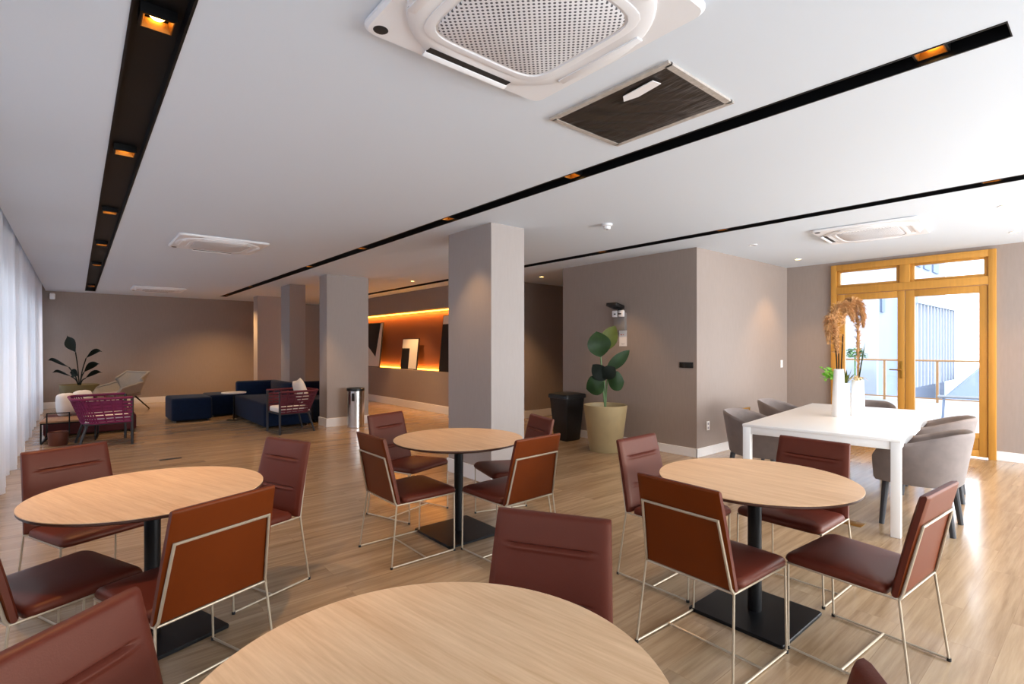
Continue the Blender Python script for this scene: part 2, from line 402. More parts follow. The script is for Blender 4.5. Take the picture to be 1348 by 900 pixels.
for k, (y0, y1, s) in enumerate(((DY0+.08, YM-.003, 1), (YM+.003, DY1-.08, -1))):
    l = DB(); st = .105; lo = .32
    a, b_ = (y0+st-.02, y1-st) if k == 0 else (y0+st-.02, y1-st)
    dbx(l, y0, a, .015, 2.245, -.03, .03); dbx(l, b_, y1, .015, 2.245, -.03, .03); dbx(l, a, b_, 2.15, 2.245, -.03, .03); dbx(l, a, b_, .015, .10, -.03, .03); dbx(l, a, b_, .25, lo, -.03, .03)
    leaf = l.build('door_leaf', 'door_wood', door)
    g = DB(); dbx(g, a-.01, b_+.01, lo, 2.15, -.004, .004, 0); g.build('pane', 'glass', leaf, smooth=0)
    v = DB()
    dbx(v, a, a+.06, .10, .25, -.02, .02); dbx(v, b_-.06, b_, .10, .25, -.02, .02)
    for z in (.115, .155, .195, .235): v.box((0, (a+b_)/2-2, z), (.045, b_-a-.1, .012), rot=Matrix.Rotation(.5, 3, 'Y'))
    v.build('vent_louver', 'door_wood', leaf)
    if k == 1:
        h = MB(); h.bb(-.042, -.03, .025, .06, 1.0, 1.24, .004); h.tube([(-.04, .042, 1.12), (-.085, .042, 1.12), (-.09, .055, 1.12), (-.09, .17, 1.12)], .009, 10)
        h.tube([(-.04, .042, 1.03), (-.052, .042, 1.03)], .012, 12)
        h.build('door_handle', 'brass', leaf)

# ------------------------------------------------------------------ sheer curtain
cu = MB(); random.seed(5)
ph = [random.uniform(0, 6.28) for _ in range(6)]
def cfn(u, v):
    y = -2.3+u*18.2; z = .02+v*(C+.24)
    w = .05*math.sin(2*PI*y/.34+ph[0]+1.2*math.sin(y*.9+ph[3]))+.018*math.sin(2*PI*y/.145+ph[1])+.02*math.sin(2*PI*y/1.3+ph[2])
    return (-.62+w*(.75+.35*(1-v)), y, z)
cu.grid(cfn, 1100, 6)
tag(cu.build('sheer_curtain', 'sheer_voile', smooth=180), 'long white sheer curtain in soft pleats along the left windows', 'curtain')

# ------------------------------------------------------------------ black light channels and their downlights
def channel(i, label):
    x0, x1, y0, y1 = T[i]; e = .004; m = MB(); ym = (y0+y1)/2; xm = (x0+x1)/2
    m.bb(x0-.006, x0+e, y0, y1, C-.003, C+.12); m.bb(x1-e, x1+.006, y0, y1, C-.003, C+.12); m.bb(x0, x1, y0, y1, C+.060, C+.068)
    m.bb(x0, x1, y0, y0+e, C-.003, C+.12); m.bb(x0, x1, y1-e, y1, C-.003, C+.12)
    tag(m.build('light_channel', 'track_black', smooth=0), label, 'light channel', 'black recessed light channels in the ceiling')
channel(0, 'wide black recessed light channel running beside the curtain, the left one')
channel(1, 'long black recessed light channel passing the covered ceiling hatch')
channel(2, 'black recessed light channel nearest the terrace door and plant wall')
def make_down():
    t = thing('downlight', '', 'downlight')
    b = MB(); w, i_, z0, z1 = .062, .054, -.042, 0
    for s in (-1, 1): b.bb(s*w, s*i_, -w, w, z0, z1); b.bb(-i_, i_, s*w, s*i_, z0, z1)
    b.build('housing', 'track_black', t, smooth=0)
    g = MB(); gi = .050
    o4 = [(-1, -1), (1, -1), (1, 1), (-1, 1)]
    g.rings([[(a*i_, c*i_, z0-.002) for a, c in o4], [(a*gi, c*gi, z0-.002) for a, c in o4], [(a*.040, c*.040, -.006) for a, c in o4]], cap=False)
    g.build('reflector', 'gold_glow', t, smooth=0)
    MB().lathe([(.0001, -.022), (.018, -.022), (.027, -.014), (.027, -.004), (.0001, -.004)], 20).build('lens', 'lamp_lens', t)
    return t
def spot(parent, power, ang=80, blend=.6, z=-.05):
    l = bpy.data.lights.new('downlight_beam', 'SPOT'); l.energy = power; l.color = WARM; l.spot_size = math.radians(ang); l.spot_blend = blend; l.shadow_soft_size = .03
    o = bpy.data.objects.new('downlight_beam', l); COL.objects.link(o); o.parent = parent; o.location = (0, 0, z)
DN = None; ordn = ['nearest', 'second', 'third', 'fourth', 'fifth', 'sixth', 'farthest']
def put_down(x, y, label, group, power):
    global DN
    if DN is None: DN = make_down(); o = DN; o.location = (x, y, C+.060); o['label'] = label; o['group'] = group
    else: o = dup(DN, (x, y, C+.060), 0, label, group)
    return o, power
spots = []
for k, y in enumerate((2.55, 4.40, 6.45, 8.55, 10.7, 14.5)):
    spots.append(put_down(.255, y, 'glowing square downlight, %s from the viewer in the left black channel' % ordn[k], 'downlights in the left channel', 9))
for k, y in enumerate((.56, 2.75, 4.5, 6.6, 8.65, 12.4, 14.75)):
    spots.append(put_down(2.92, y, 'small square downlight, %s from the door end in the channel by the hatch' % ordn[k], 'downlights in the middle channel', (3, 5, 4, 9, 11, 12, 26)[k]))
for k, y in enumerate((.68, 2.93, 4.68, 10.84)):
    spots.append(put_down(5.55, y, 'small square downlight, %s along the channel nearest the terrace door' % ordn[k], 'downlights in the door side channel', 5 if k < 3 else 22))
SPOT_GAIN = 5.5
for o, p in spots: spot(o, p*SPOT_GAIN, *((125, 1.0) if o.location.y > 14.2 else ()))
# little flush ceiling spots
def make_flush():
    t = thing('ceiling_spot', '', 'downlight')
    r = MB().lathe([(.05, 0), (.05, -.006), (.042, -.008), (.036, -.002), (.034, 0)], 24, cap=False); r.build('trim_ring', 'ac_plastic', t)
    MB().lathe([(.0001, -.001), (.035, -.001), (.035, .0), (.0001, .0)], 20).build('lens', 'lamp_lens', t); return t
FL = None
for x, y, lb, pw in ((6.56, .71, 'small lit ceiling spot beside the right ceiling air conditioner', 8), (8.13, .80, 'tiny lit ceiling spot above the right end of the terrace door', 6),
               (8.21, 3.13, 'tiny lit ceiling spot in the corner left of the terrace door', 6), (6.62, 6.99, 'lit ceiling spot in the dark recess right of the big column', 10),
               (6.62, 3.06, 'small unlit dark ceiling spot just in front of the pale wall corner', 0), (5.1, 9.1, 'added flush ceiling spot near the glowing niche', 14)):  # niche spot is added in place of a vent edge, warming the floor
    if FL is None: FL = make_flush(); o = FL; o.location = (x, y, C); o['label'] = lb; o['group'] = 'flush ceiling spots'
    else: o = dup(FL, (x, y, C), 0, lb, 'flush ceiling spots')
    if pw: spots.append((o, pw))
    else:
        for ch in [q for q in COL.objects if q.parent == o and q.name.startswith('lens')]:
            ch.data = ch.data.copy(); ch.data.materials[0] = M['dark_slot']
for o, p in spots[-5:]: spot(o, p*SPOT_GAIN, 90, .7, -.02)

# ------------------------------------------------------------------ cassette air conditioners
def make_ac():
    t = thing('air_conditioner', '', 'air conditioner'); h = .485
    MB().pad(rrect(h, h, .05), [(.03, 0), (.0, -.006), (.0, -.018), (.015, -.03)]).build('panel', 'ac_plastic', t)
    r = []
    for rad, z in ((.475, -.028), (.47, -.040), (.455, -.046), (.0001, -.046)):
        r.append((rad, z))
    # rounded disc, almost a circle but a little squared
    d = MB(); n = 72
    def sq(rad, k=3.2):
        out = []
        for i in range(n):
            a = 2*PI*i/n; c, s_ = math.cos(a), math.sin(a); q = (abs(c)**k+abs(s_)**k)**(-1/k); out.append((rad*c*q, rad*s_*q))
        return out
    d.rings([[(x, y, z) for x, y in sq(rr, 2.25)] for rr, z in ((.462, -.026), (.460, -.036), (.45, -.042), (.36, -.042), (.355, -.040))]); d.build('front_cover', 'ac_plastic', t)
    g = MB(); g.rings([[(x, y, z) for x, y in sq(rr, 7)] for rr, z in ((.285, -.038), (.285, -.045), (.275, -.049), (.01, -.049))]); g.build('intake_grille', 'perforated_grille', t)
    MB().rings([[(x, y, z) for x, y in sq(rr, 6)] for rr, z in ((.335, -.040), (.335, -.045), (.328, -.047), (.30, -.047), (.298, -.040))], cap=False).build('grille_frame', 'ac_plastic', t)
    for k in range(4):
        a = k*PI/2; rot = Matrix.Rotation(a, 3, 'Z'); op = k == 2
        b = MB(); b.box(rot @ Vector((0, -.400, -.0415)), (.44, .034, .006), rz=a); b.build('air_slot', 'dark_slot', t, smooth=0)
        b = MB(); b.box(rot @ Vector((0, -.430 if op else -.400, -.0475 if op else -.044)), (.45, .026 if op else .036, .008), bev=.002, rot=(rot @ Matrix.Rotation(.3 if op else .0, 3, 'X'))); b.build('louver', 'ac_plastic', t)
    MB().lathe([(.0001, -.034), (.024, -.034), (.03, -.030), (.03, -.026), (.0001, -.026)], 24, (-.425, .425, 0)).build('sensor_eye', 'dark_slot', t)
    return t
AC = make_ac(); AC.location = (1.36, 1.50, C); AC['label'] = 'large white ceiling cassette air conditioner nearest, with perforated grille, cut by the top edge'; AC['group'] = 'cassette air conditioners'
dup(AC, (6.80, 1.83, C), .1, 'white ceiling cassette air conditioner in front of the terrace door', 'cassette air conditioners')
dup(AC, (1.38, 7.38, C), 0, 'white ceiling cassette air conditioner between the left and middle black channels', 'cassette air conditioners')
dup(AC, (1.42, 14.0, C), 0, 'small far white ceiling cassette air conditioner close to the back wall', 'cassette air conditioners')

# covered ceiling hatch
t = thing('ceiling_hatch', 'square ceiling opening sealed with black plastic sheet and clear tape', 'hatch', (2.36, 1.72, C))
hx, hy = .285, .365
random.seed(3); 
def hf(u, v):
    x = (u-.5)*2*hx; y = (v-.5)*2*hy; e = (1-abs(2*u-1)**4)*(1-abs(2*v-1)**4)
    d = math.hypot(x+hx, y-hy*.0-.0)
    return (x, y, -.010-.008*e+.004*e*math.sin(40*(x*.35+y)+3*math.sin(9*x)))
MB().grid(hf, 60, 60).build('plastic_sheet', 'bag_plastic', t, smooth=180)
b = MB()
for s in (-1, 1):
    b.bb(s*(hx-.012), s*(hx+.022), -hy-.022, hy+.022, -.012, 0); b.bb(-hx, hx, s*(hy-.012), s*(hy+.022), -.012, 0)
b.build('tape_border', 'tape_plastic', t, smooth=0)
MB().prism([(-.245, -.26), (-.19, -.27), (-.165, -.12), (-.18, -.04), (-.225, -.07)], -.026, -.022).build('torn_paper', 'paper', t, smooth=0)

# smoke detector, corner sensor
t = thing('smoke_detector', 'round white smoke detector on the ceiling near the big column', 'smoke detector', (4.31, 3.54, C))
MB().lathe([(.055, 0), (.055, -.02), (.035, -.026), (.035, -.05), (.028, -.058), (.0001, -.058)], 28).build('body', 'ac_plastic', t)
MB().lathe([(.0001, -.0595), (.012, -.0595), (.012, -.057), (.0001, -.057)], 14).build('sensor_tip', 'dark_slot', t)
t = thing('motion_sensor', 'small white motion sensor high in the far left corner', 'sensor', (-.42, 16.1, 2.62))
MB().box((0, 0, 0), (.10, .08, .14), bev=.02).build('body', 'ac_plastic', t); MB().box((0, -.042, .01), (.06, .01, .06), bev=.004).build('lens', 'paper', t)
MB().box((0, .07, 0), (.03, .07, .04)).build('bracket', 'ac_plastic', t)

# ------------------------------------------------------------------ round cafe tables
def make_table():
    t = thing('round_table', '', 'table')
    MB().lathe([(.0001, .7305), (.499, .7305), (.5, .731), (.5, .734), (.499, .735), (.0001, .735)], 96).build('tabletop', 'oak_top', t, smooth=30)
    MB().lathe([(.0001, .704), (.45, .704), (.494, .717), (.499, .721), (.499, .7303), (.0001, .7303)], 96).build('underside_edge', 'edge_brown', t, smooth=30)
    MB().lathe([(.035, .012), (.035, .70), (.0001, .70)], 28).build('pedestal', 'black_metal', t)
    MB().box((0, 0, .697), (.34, .34, .012), bev=.002).build('mounting_plate', 'black_metal', t)
    MB().pad(rrect(.25, .25, .012, 3), [(.002, 0), (0, .002), (0, .014), (.004, .018), (.24, .018)]).build('base_plate', 'black_metal', t)
    return t
RT = make_table(); GT = 'round oak cafe tables'
RT.location = (2.29, 3.36, 0); RT['label'] = 'round oak table on black pedestal standing in front of the big column'; RT['group'] = GT
dup(RT, (2.83, 1.30, 0), 0, 'round oak table on black pedestal beside the white dining table', GT)
dup(RT, (.293, 3.14, 0), math.radians(18), 'round oak table on black pedestal at the left beside the curtain', GT)
dup(RT, (.565, .925, 0), math.radians(9), 'nearest round oak table, cut off by the bottom edge of the view', GT)

# ------------------------------------------------------------------ leather chairs
def make_chair():
    t = thing('leather_chair', '', 'chair')
    # seat pad
    ol = []
    for x, y in rrect(.5, .5, .09, 5):
        w = .232+.012*(y+.5); ol.append((x*2*w, -.195+(y+.5)*.425))
    def zt(d): return lambda x, y: .462+d-.018*((y+.195)/.425 < 0)-.020*(1-((y+.195)/.425))*1.0-(.018*max(0, ((y-.13)/.1))**2)
    def zb(d): return lambda x, y: .402+d-.012*(1-(y+.195)/.425)
    MB().pad(ol, [(.15, zb(0)), (.03, zb(0)), (.008, zb(.006)), (0, zb(.018)), (0, zt(-.022)), (.004, zt(-.012)), (.014, zt(-.004)), (.03, zt(0)), (.08, zt(.004)), (.14, zt(.006)), (.20, zt(.007))]).build('seat', 'leather', t, smooth=60)
    # backrest: rounded slab, thickness .035, leaning back; front face with two stitched folds
    ZB, ZT = .405, .845
    def yfront(z): q = (z-ZB)/(ZT-ZB); return -.205-.085*q-.012*q*q
    def halfw(z): q = (z-ZB)/(ZT-ZB); return .232-.022*q
    nz, nxx = 96, 26
    def face(u, v, front):
        z = ZB+(ZT-ZB)*v; hw = halfw(z); x = (2*u-1)*hw; y = yfront(z)
        eu = max(0, (abs(2*u-1)*hw-(hw-.012))/.012); ev = max(0, (z-(ZT-.014))/.014); ev2 = max(0, (ZB+.01-z)/.01)
        rnd = (1-math.sqrt(max(0, 1-min(1, eu)**2)))*.010+(1-math.sqrt(max(0, 1-min(1, ev)**2)))*.012+(1-math.sqrt(max(0, 1-min(1, ev2)**2)))*.008
        if not front: return (x, y-.036+rnd*.6, z)
        d = 0
        for zc in (.738, .568):
            fl = max(0, 1-(max(0, abs(x)-.135)/.022)**2) if abs(x) < .157 else 0
            q = (z-zc)
            d += fl*(-.010*math.exp(-(q/.0038)**2)+.0045*math.exp(-((q+.011)/.007)**2))
        puff = .006*(1-(2*u-1)**4)*(1-(2*v-1)**4)
        return (x, y+d+puff-rnd, z)
    b = MB(); bm = b.bm
    F = [[bm.verts.new(face(i/nxx, j/nz, True)) for j in range(nz+1)] for i in range(nxx+1)]
    for i in range(nxx):
        for j in range(nz): bm.faces.new((F[i][j], F[i+1][j], F[i+1][j+1], F[i][j+1]))
    B = [[bm.verts.new(face(i/nxx, j/8, False)) for j in range(9)] for i in range(nxx+1)]
    bd = b  # closing sides below
    back = MB(); bb_ = back.bm
    B2 = [[bb_.verts.new(face(i/nxx, j/nz, False)) for j in range(nz+1)] for i in range(nxx+1)]
    for i in range(nxx):
        for j in range(nz): bb_.faces.new((B2[i][j], B2[i][j+1], B2[i+1][j+1], B2[i+1][j]))
    for v in [v for r in B for v in r]: bm.verts.remove(v)
    # side gussets belong to the front cushion
    def strip(pa, pb):
        A = [bm.verts.new(p) for p in pa]; Bv = [bm.verts.new(p) for p in pb]
        for k in range(len(A)-1): bm.faces.new((A[k], A[k+1], Bv[k+1], Bv[k]))
    for u in (0, 1): strip([face(u, j/nz, True) for j in range(nz+1)], [face(u, j/nz, False) for j in range(nz+1)])
    for v in (0, 1): strip([face(i/nxx, v, True) for i in range(nxx+1)], [face(i/nxx, v, False) for i in range(nxx+1)])
    bmesh.ops.remove_doubles(bm, verts=bm.verts, dist=.0004)
    b.build('backrest', 'leather', t, smooth=50)
    back.build('back_panel', 'leather_back', t, smooth=50)
    # metal frame
    R = .0055
    for s in (-1, 1):
        MB().tube([(s*.238, .205, .407), (s*.247, .200, R)], R, 8).build('leg', 'champagne_metal', t)
        MB().tube([(s*.226, -.240, .400), (s*.247, -.288, R)], R, 8).build('leg', 'champagne_metal', t)
        MB().tube([(s*.247, .205, R+.004), (s*.247, -.293, R+.004)], R, 8).build('runner', 'champagne_metal', t)
        for y in (.200, -.288): MB().lathe([(.0001, 0), (.009, 0), (.009, .014), (.0001, .014)], 10, (s*.247, y, 0)).build('foot_cap', 'black_rubber', t)
    MB().tube([(-.247, -.03, R+.006), (.247, -.03, R+.006)], R, 8).build('crossbar', 'champagne_metal', t)
    MB().tube([(-.226, -.24, .400), (-.238, .205, .407), (.238, .205, .407), (.226, -.24, .400)], R, 8, closed=True).build('seat_rail', 'champagne_metal', t)
    def yb(z): return yfront(z)-.036-R*.9
    MB().tube([(-.226, -.24, .400), (-.218, yb(.42), .42), (-.194, yb(.715), .715), (.194, yb(.715), .715), (.218, yb(.42), .42), (.226, -.24, .400)], R*1.15, 8).build('back_frame', 'champagne_metal', t)
    return t
CH = make_chair(); used = [False]
def chair(x, y, deg, label, group):
    if not used[0]:
        used[0] = True; CH.location = (x, y, 0); CH.rotation_euler = (0, 0, math.radians(deg)); CH['label'] = label; CH['group'] = group; return CH
    return dup(CH, (x, y, 0), math.radians(deg), label, group)
g = 'leather chairs around the table by the white dining table'
chair(2.381, 1.285, -92, 'brown leather chair seen from behind, left of the table beside the white dining table', g)
chair(2.851, .825, -4, 'brown leather chair with empty seat at right, in front of the white table leg', g)
chair(2.895, 1.800, 181, 'brown leather chair facing us behind the table in front of the beige planter', g)
chair(3.364, 1.315, 89, 'brown leather chair standing with its back against the white dining table', g)
g = 'leather chairs around the table by the big column'
chair(1.857, 3.320, -90, 'brown leather chair seen from behind, left front at the table by the big column', g)
chair(2.365, 2.862, 2.6, 'brown leather chair seen from behind, right front at the table by the big column', g)
chair(2.250, 4.028, 198, 'brown leather chair facing us, rear left at the table by the big column', g)
chair(2.780, 3.347, 74, 'brown leather chair at rear right by the big column, near the black bin', g)
g = 'leather chairs around the table by the curtain'
chair(.079, 3.827, 203, 'brown leather chair facing us beside the curtain at the left table', g)
chair(.756, 3.413, 110, 'brown leather chair on the far right side of the left table, alone on open floor', g)
chair(.355, 2.633, 20, 'brown leather chair with big back panel towards us, front of the left table', g)
chair(-.061, 3.007, -67, 'brown leather chair at the left edge, only dark seat and back edge showing', g)
g = 'leather chairs around the nearest table'
chair(1.043, 1.175, 120, 'brown leather chair back rising behind the nearest table', g)
chair(.150, 1.225, -142, 'brown leather chair back in the bottom left corner', g)
chair(.805, .453, 38, 'tip of a brown leather chair back at the bottom right edge', g)

# ------------------------------------------------------------------ white dining table and tub chairs
WT = thing('dining_table', 'long white rectangular dining table with square legs and three vases on it', 'table', (5.86, 1.786, 0), .109)
lx, ly = 2.37, 1.16
MB().box((0, 0, .738), (lx, ly, .024), bev=.003).build('tabletop', 'white_lacquer', WT)
for s in (-1, 1):
    for r in (-1, 1): MB().box((s*(lx/2-.035), r*(ly/2-.035), .363), (.064, .064, .726), bev=.003).build('leg', 'white_lacquer', WT)
for s in (-1, 1):
    MB().box((0, s*(ly/2-.025), .695), (lx-.14, .028, .062), bev=.002).build('apron', 'white_lacquer', WT)
    MB().box((s*(lx/2-.025), 0, .695), (.028, ly-.14, .062), bev=.002).build('apron', 'white_lacquer', WT)
def make_tub(shell='grey_velvet', legm='dark_leg', zt0=.785, zarm=.62, rake=.07, zlow=.36):
    t = thing('tub_chair', '', 'chair'); b = MB(); n = 48; amax = math.radians(128)
    rs = []
    for i in range(n+1):
        a = -amax+2*amax*i/n; q = abs(a)/amax
        top = zt0-(zt0-zarm)*(max(0, q-.25)/.75)**1.3
        if q > .93: top -= .05*((q-.93)/.07)**2
        def pt(r, z):
            k = (z-zlow)/(zt0-zlow); rr = r+rake*k*(.4+.6*math.cos(a/2)**2)
            px = math.sin(a)*rr*1.02; py = -math.cos(a)*rr*1.0
            if q > .7: py += .10*(q-.7)/.3
            return (px, py, z)
        th = .045; ring = []
        for r, z in ((.235, zlow), (.258, zlow-.004), (.275, zlow+.02), (.275, top-.03), (.270, top-.008), (.258, top), (.242, top-.008), (.230, top-.03), (.225, zlow+.05)): ring.append(pt(r, z))
        rs.append(ring)
    b.rings(rs); b.build('shell', shell, t, smooth=50)
    ol = [(x, y+.015) for x, y in rrect(.235, .245, .14, 8)]
    MB().pad(ol, [(.12, zlow), (.02, zlow), (.0, zlow+.02), (-.006, zlow+.05), (.0, zlow+.085), (.02, zlow+.105), (.07, zlow+.112), (.15, zlow+.115)]).build('seat_cushion', shell, t, smooth=60)
    for s in (-1, 1):
        for y, yy in ((.19, .215), (-.19, -.235)):
            MB().tube([(s*.19, y, zlow+.005), (s*.215, yy, 0)], .026, 10, r2=.019).build('leg', legm, t)
    return t
TU = make_tub(); GG = 'grey velvet tub chairs around the white dining table'
TU.location = (5.28, 1.08, 0); TU.rotation_euler = (0, 0, .05); TU['label'] = 'grey velvet tub chair nearest us on the right side of the white dining table'; TU['group'] = GG
dup(TU, (6.42, 1.22, 0), .14, 'grey tub chair half hidden behind the nearest tub chair, right side of white table', GG)
dup(TU, (5.36, 2.42, 0), PI+.12, 'grey tub chair at the near left corner of the white dining table', GG)
dup(TU, (6.68, 2.66, 0), PI+.12, 'grey tub chair at left of the white table, below the light switch', GG)
dup(TU, (7.26, 2.02, 0), PI/2+.11, 'grey tub chair at the far end of the white table, behind the vases', GG)

# vases with dried grasses
def vase(name, label, x, y, h, r0, r1):
    t = thing(name, label, 'vase', (x, y, .7505), 0, 'white vases on the dining table')
    MB().lathe([(.0001, 0), (r0*.96, 0), (r0, .006), (r0*.98, .02), (r0*.5+r1*.5, h*.55), (r1, h-.004), (r1-.003, h), (r1-.008, h-.002), (r1-.01, h-.02), (r0*.8, .03), (.0001, .02)], 40).build('body', 'ceramic', t, smooth=40)
    return t
V1 = vase('vase', 'tallest white vase at left of the trio on the white table, holding pampas grass', 5.83, 1.84, .475, .064, .043)
V2 = vase('vase', 'slim white vase in the middle behind the tallest vase, with short green leaves', 5.99, 1.83, .33, .05, .04)
V3 = vase('vase', 'white vase at right of the trio on the white table, with a tall dried stalk', 6.02, 1.73, .36, .062, .052)
def curve(P, n=24):
    P = [Vector(p) for p in P]; out = []
    Q = [P[0]*2-P[1]]+P+[P[-1]*2-P[-2]]
    for k in range(len(P)-1):
        a, b, c, d = Q[k:k+4]
        for i in range(n):
            t = i/n; out.append(.5*((2*b)+(c-a)*t+(2*a-5*b+4*c-d)*t*t+(3*b-a-3*c+d)*t**3))
    return out+[P[-1]]
def plume(parent, pts, start, nf, ln, name='plume', m='pampas', seed=1, fat=1.):
    random.seed(seed); cv = curve(pts, 14); b = MB(); n = len(cv)
    for k in range(nf):
        q = start+(1-start)*random.random(); i = min(n-2, int(q*(n-1))); p = cv[i].lerp(cv[i+1], random.random()); tg = (cv[i+1]-cv[i]).normalized()
        env = math.sin(PI*min(1, max(.05, (q-start)/(1-start)))**.7)*.8+.2
        d = (tg*.9+Vector((random.gauss(0, .55), random.gauss(0, .55), random.gauss(0, .4)))*fat).normalized()
        L_ = ln*env*random.uniform(.5, 1.2); w = .0019
        e1 = p+d*L_*.55; e2 = p+d*L_-Vector((0, 0, L_*.35)); sd = d.cross(Vector((random.random(), random.random(), random.random()))).normalized()*w
        vs = [b.bm.verts.new(x) for x in (p-sd, p+sd, e1+sd*1.2, e1-sd*1.2, e2)]
        b.bm.faces.new((vs[0], vs[1], vs[2], vs[3])); b.bm.faces.new((vs[3], vs[2], vs[4]))
    o = b.build(name, m, parent, smooth=0, normals=False)
    return o
def stem(parent, pts, r=.004, m='stem_green', name='stem'): return MB().tube(curve(pts, 8), r, 6).build(name, m, parent)
RXv, RYv = .764, -.645   # a direction roughly across the view, only used to lean the stalks
def lean(base, *offs): return [(base[0]+RXv*a+.3*b, base[1]+RYv*a+.6*b, base[2]+z) for a, b, z in offs]
TOP1 = (0, 0, .40)
plume(V1, lean(TOP1, (-.01, 0, .1), (-.02, .01, .28), (-.03, .02, .50), (-.01, .03, .66), (.07, .03, .72), (.13, .03, .66), (.16, .03, .56)), .10, 2000, .105, seed=2)
plume(V1, lean(TOP1, (.01, 0, .2), (.02, 0, .34), (.05, .02, .55), (.12, .03, .71), (.20, .04, .75), (.26, .04, .64), (.27, .04, .50)), .30, 1500, .10, seed=3)
plume(V1, lean(TOP1, (0, 0, .12), (-.03, -.02, .3), (-.06, -.03, .48), (-.09, -.02, .58), (-.115, -.02, .50), (-.12, -.02, .34)), .14, 1500, .095, seed=4)
for a in (-.012, .0, .016): stem(V1, lean(TOP1, (a, 0, -.15), (a*1.8, 0, .15), (a*3, .01, .42)), .006, 'leaf_dark')
TOP3 = (0, 0, .30)
plume(V3, lean(TOP3, (0, 0, .02), (.01, .01, .3), (.015, .02, .55), (.0, .03, .74), (-.05, .03, .86), (-.11, .02, .86), (-.15, .02, .76)), .04, 1900, .075, seed=5, fat=.75)
stem(V3, lean(TOP3, (0, 0, -.15), (.008, .01, .3), (.005, .02, .55)), .005, 'pampas')
def leaf(mb, pts, width, side=None, fold=.25, n=12, peak=.45, sharp=.8):
    cv = curve(pts, 6); N_ = len(cv); L_ = []
    for i, p in enumerate(cv):
        t = i/(N_-1); tg = (cv[min(i+1, N_-1)]-cv[max(i-1, 0)]).normalized()
        s = Vector(side) if side else tg.cross(Vector((0, 0, 1)))
        if s.length < 1e-3: s = Vector((1, 0, 0))
        s = (s - tg*s.dot(tg)).normalized(); nn = s.cross(tg)
        w = width*(math.sin(PI*t**(math.log(.5)/math.log(peak)))**sharp if 0 < t < 1 else .0)+.0008
        L_.append([mb.bm.verts.new(q) for q in (p-s*w+nn*w*fold, p-s*w*.5+nn*w*fold*.4, p, p+s*w*.5+nn*w*fold*.4, p+s*w+nn*w*fold)])
    for a, c in zip(L_, L_[1:]):
        for k in range(4): mb.bm.faces.new((a[k], a[k+1], c[k+1], c[k]))
for k, (a, b_, z) in enumerate(((.03, .02, .50), (.075, .0, .44), (.05, -.03, .38))):
    l = MB(); leaf(l, lean(TOP3, (.0, 0, -.02), (a*.5, b_*.5, z*.5), (a, b_, z)), .010); l.build('blade_leaf', 'stem_green', V3, smooth=60, normals=False)
random.seed(8)
cl = MB()
for k in range(26):
    a = random.uniform(0, 2*PI); r = random.uniform(.04, .10); leaf(cl, [(0, 0, .33), (math.cos(a)*r*.5, math.sin(a)*r*.5, .385), (math.cos(a)*r, math.sin(a)*r, .37+random.uniform(-.03, .04))], .012)
cl.build('dried_flower', 'dry_cream', V3, smooth=60, normals=False)
cl = MB()
for k in range(22):
    a = random.uniform(0, 2*PI); r = random.uniform(.04, .12); leaf(cl, [(0, 0, .30), (math.cos(a)*r*.5, math.sin(a)*r*.5, .38), (math.cos(a)*r, math.sin(a)*r, .42+random.uniform(-.06, .07))], .010)
cl.build('leaf_tuft', 'leaf_olive', V2, smooth=60, normals=False)
cl = MB()
for k in range(30):
    a = random.uniform(0, 2*PI); r = random.uniform(.01, .07); c0 = Vector(lean((0, 0, .33), (-.17, .0, .02))[0]); c0 = c0+Vector((math.cos(a)*r, math.sin(a)*r, random.uniform(-.02, .11)))
    leaf(cl, [c0, c0+Vector((random.uniform(-.03, .03), random.uniform(-.03, .03), .03)), c0+Vector((random.uniform(-.05, .05), random.uniform(-.05, .05), .04))], .016)
cl.tube(curve([(0, 0, .28), lean((0, 0, .33), (-.08, 0, .03))[0], lean((0, 0, .33), (-.16, 0, .06))[0]], 6), .003, 5)
cl.build('lime_sprig', 'leaf_lime', V2, smooth=60, normals=False)

# ------------------------------------------------------------------ along the middle wall
t = thing('trash_bin', 'tall black plastic bin with lid against the grey wall by the recess', 'bin', (5.87, 5.62, 0))
MB().rings([[(x, y, z) for x, y in rrect(hx_, hy_, .03, 4)] for hx_, hy_, z in ((.15, .14, 0), (.155, .145, .01), (.205, .19, .66))]).build('body', 'black_plastic', t)
MB().pad(rrect(.225, .21, .035, 5), [(.02, .65), (0, .655), (0, .70), (.01, .715), (.06, .722), (.12, .735)]).build('lid', 'black_plastic', t)

def leafy(o, specs, m='leaf_green'):
    for k, (pts, w, mm) in enumerate(specs):
        l = MB(); leaf(l, pts, w, fold=.18, peak=.5); l.build('leaf', mm, o, smooth=60, normals=False)
P1 = thing('potted_plant', 'tall green plant with big round leaves in a beige planter by the grey wall', 'plant', (5.66, 4.68, 0))
MB().lathe([(.0001, 0), (.215, 0), (.222, .01), (.298, .60), (.303, .635), (.298, .64), (.28, .635), (.272, .56), (.0001, .56)], 56).build('planter', 'planter_beige', P1, smooth=40)
MB().lathe([(.272, .575), (.15, .585), (.0001, .59)], 32, cap=False).build('soil', 'soil', P1)
def at(a, b, z): return (RXv*a-.30*b, RYv*a-.3*b, z)     # a: across the view, b: towards the viewer
def facing_leaf(c, tip, w, m, back=0, twist=.0):
    """broad leaf from c to tip, its blade turned towards the room"""
    c = Vector(c); tp = Vector(tip); mid = (c+tp)/2+Vector((-.64, -.76, 0))*back
    ax = (tp-c).normalized(); out = Vector((-.64+twist, -.76, .25)); s = ax.cross(out)
    l = MB(); leaf(l, [c, mid, tp], w, side=s, fold=.12, peak=.5); return l.build('leaf', m, P1, smooth=60, normals=False)
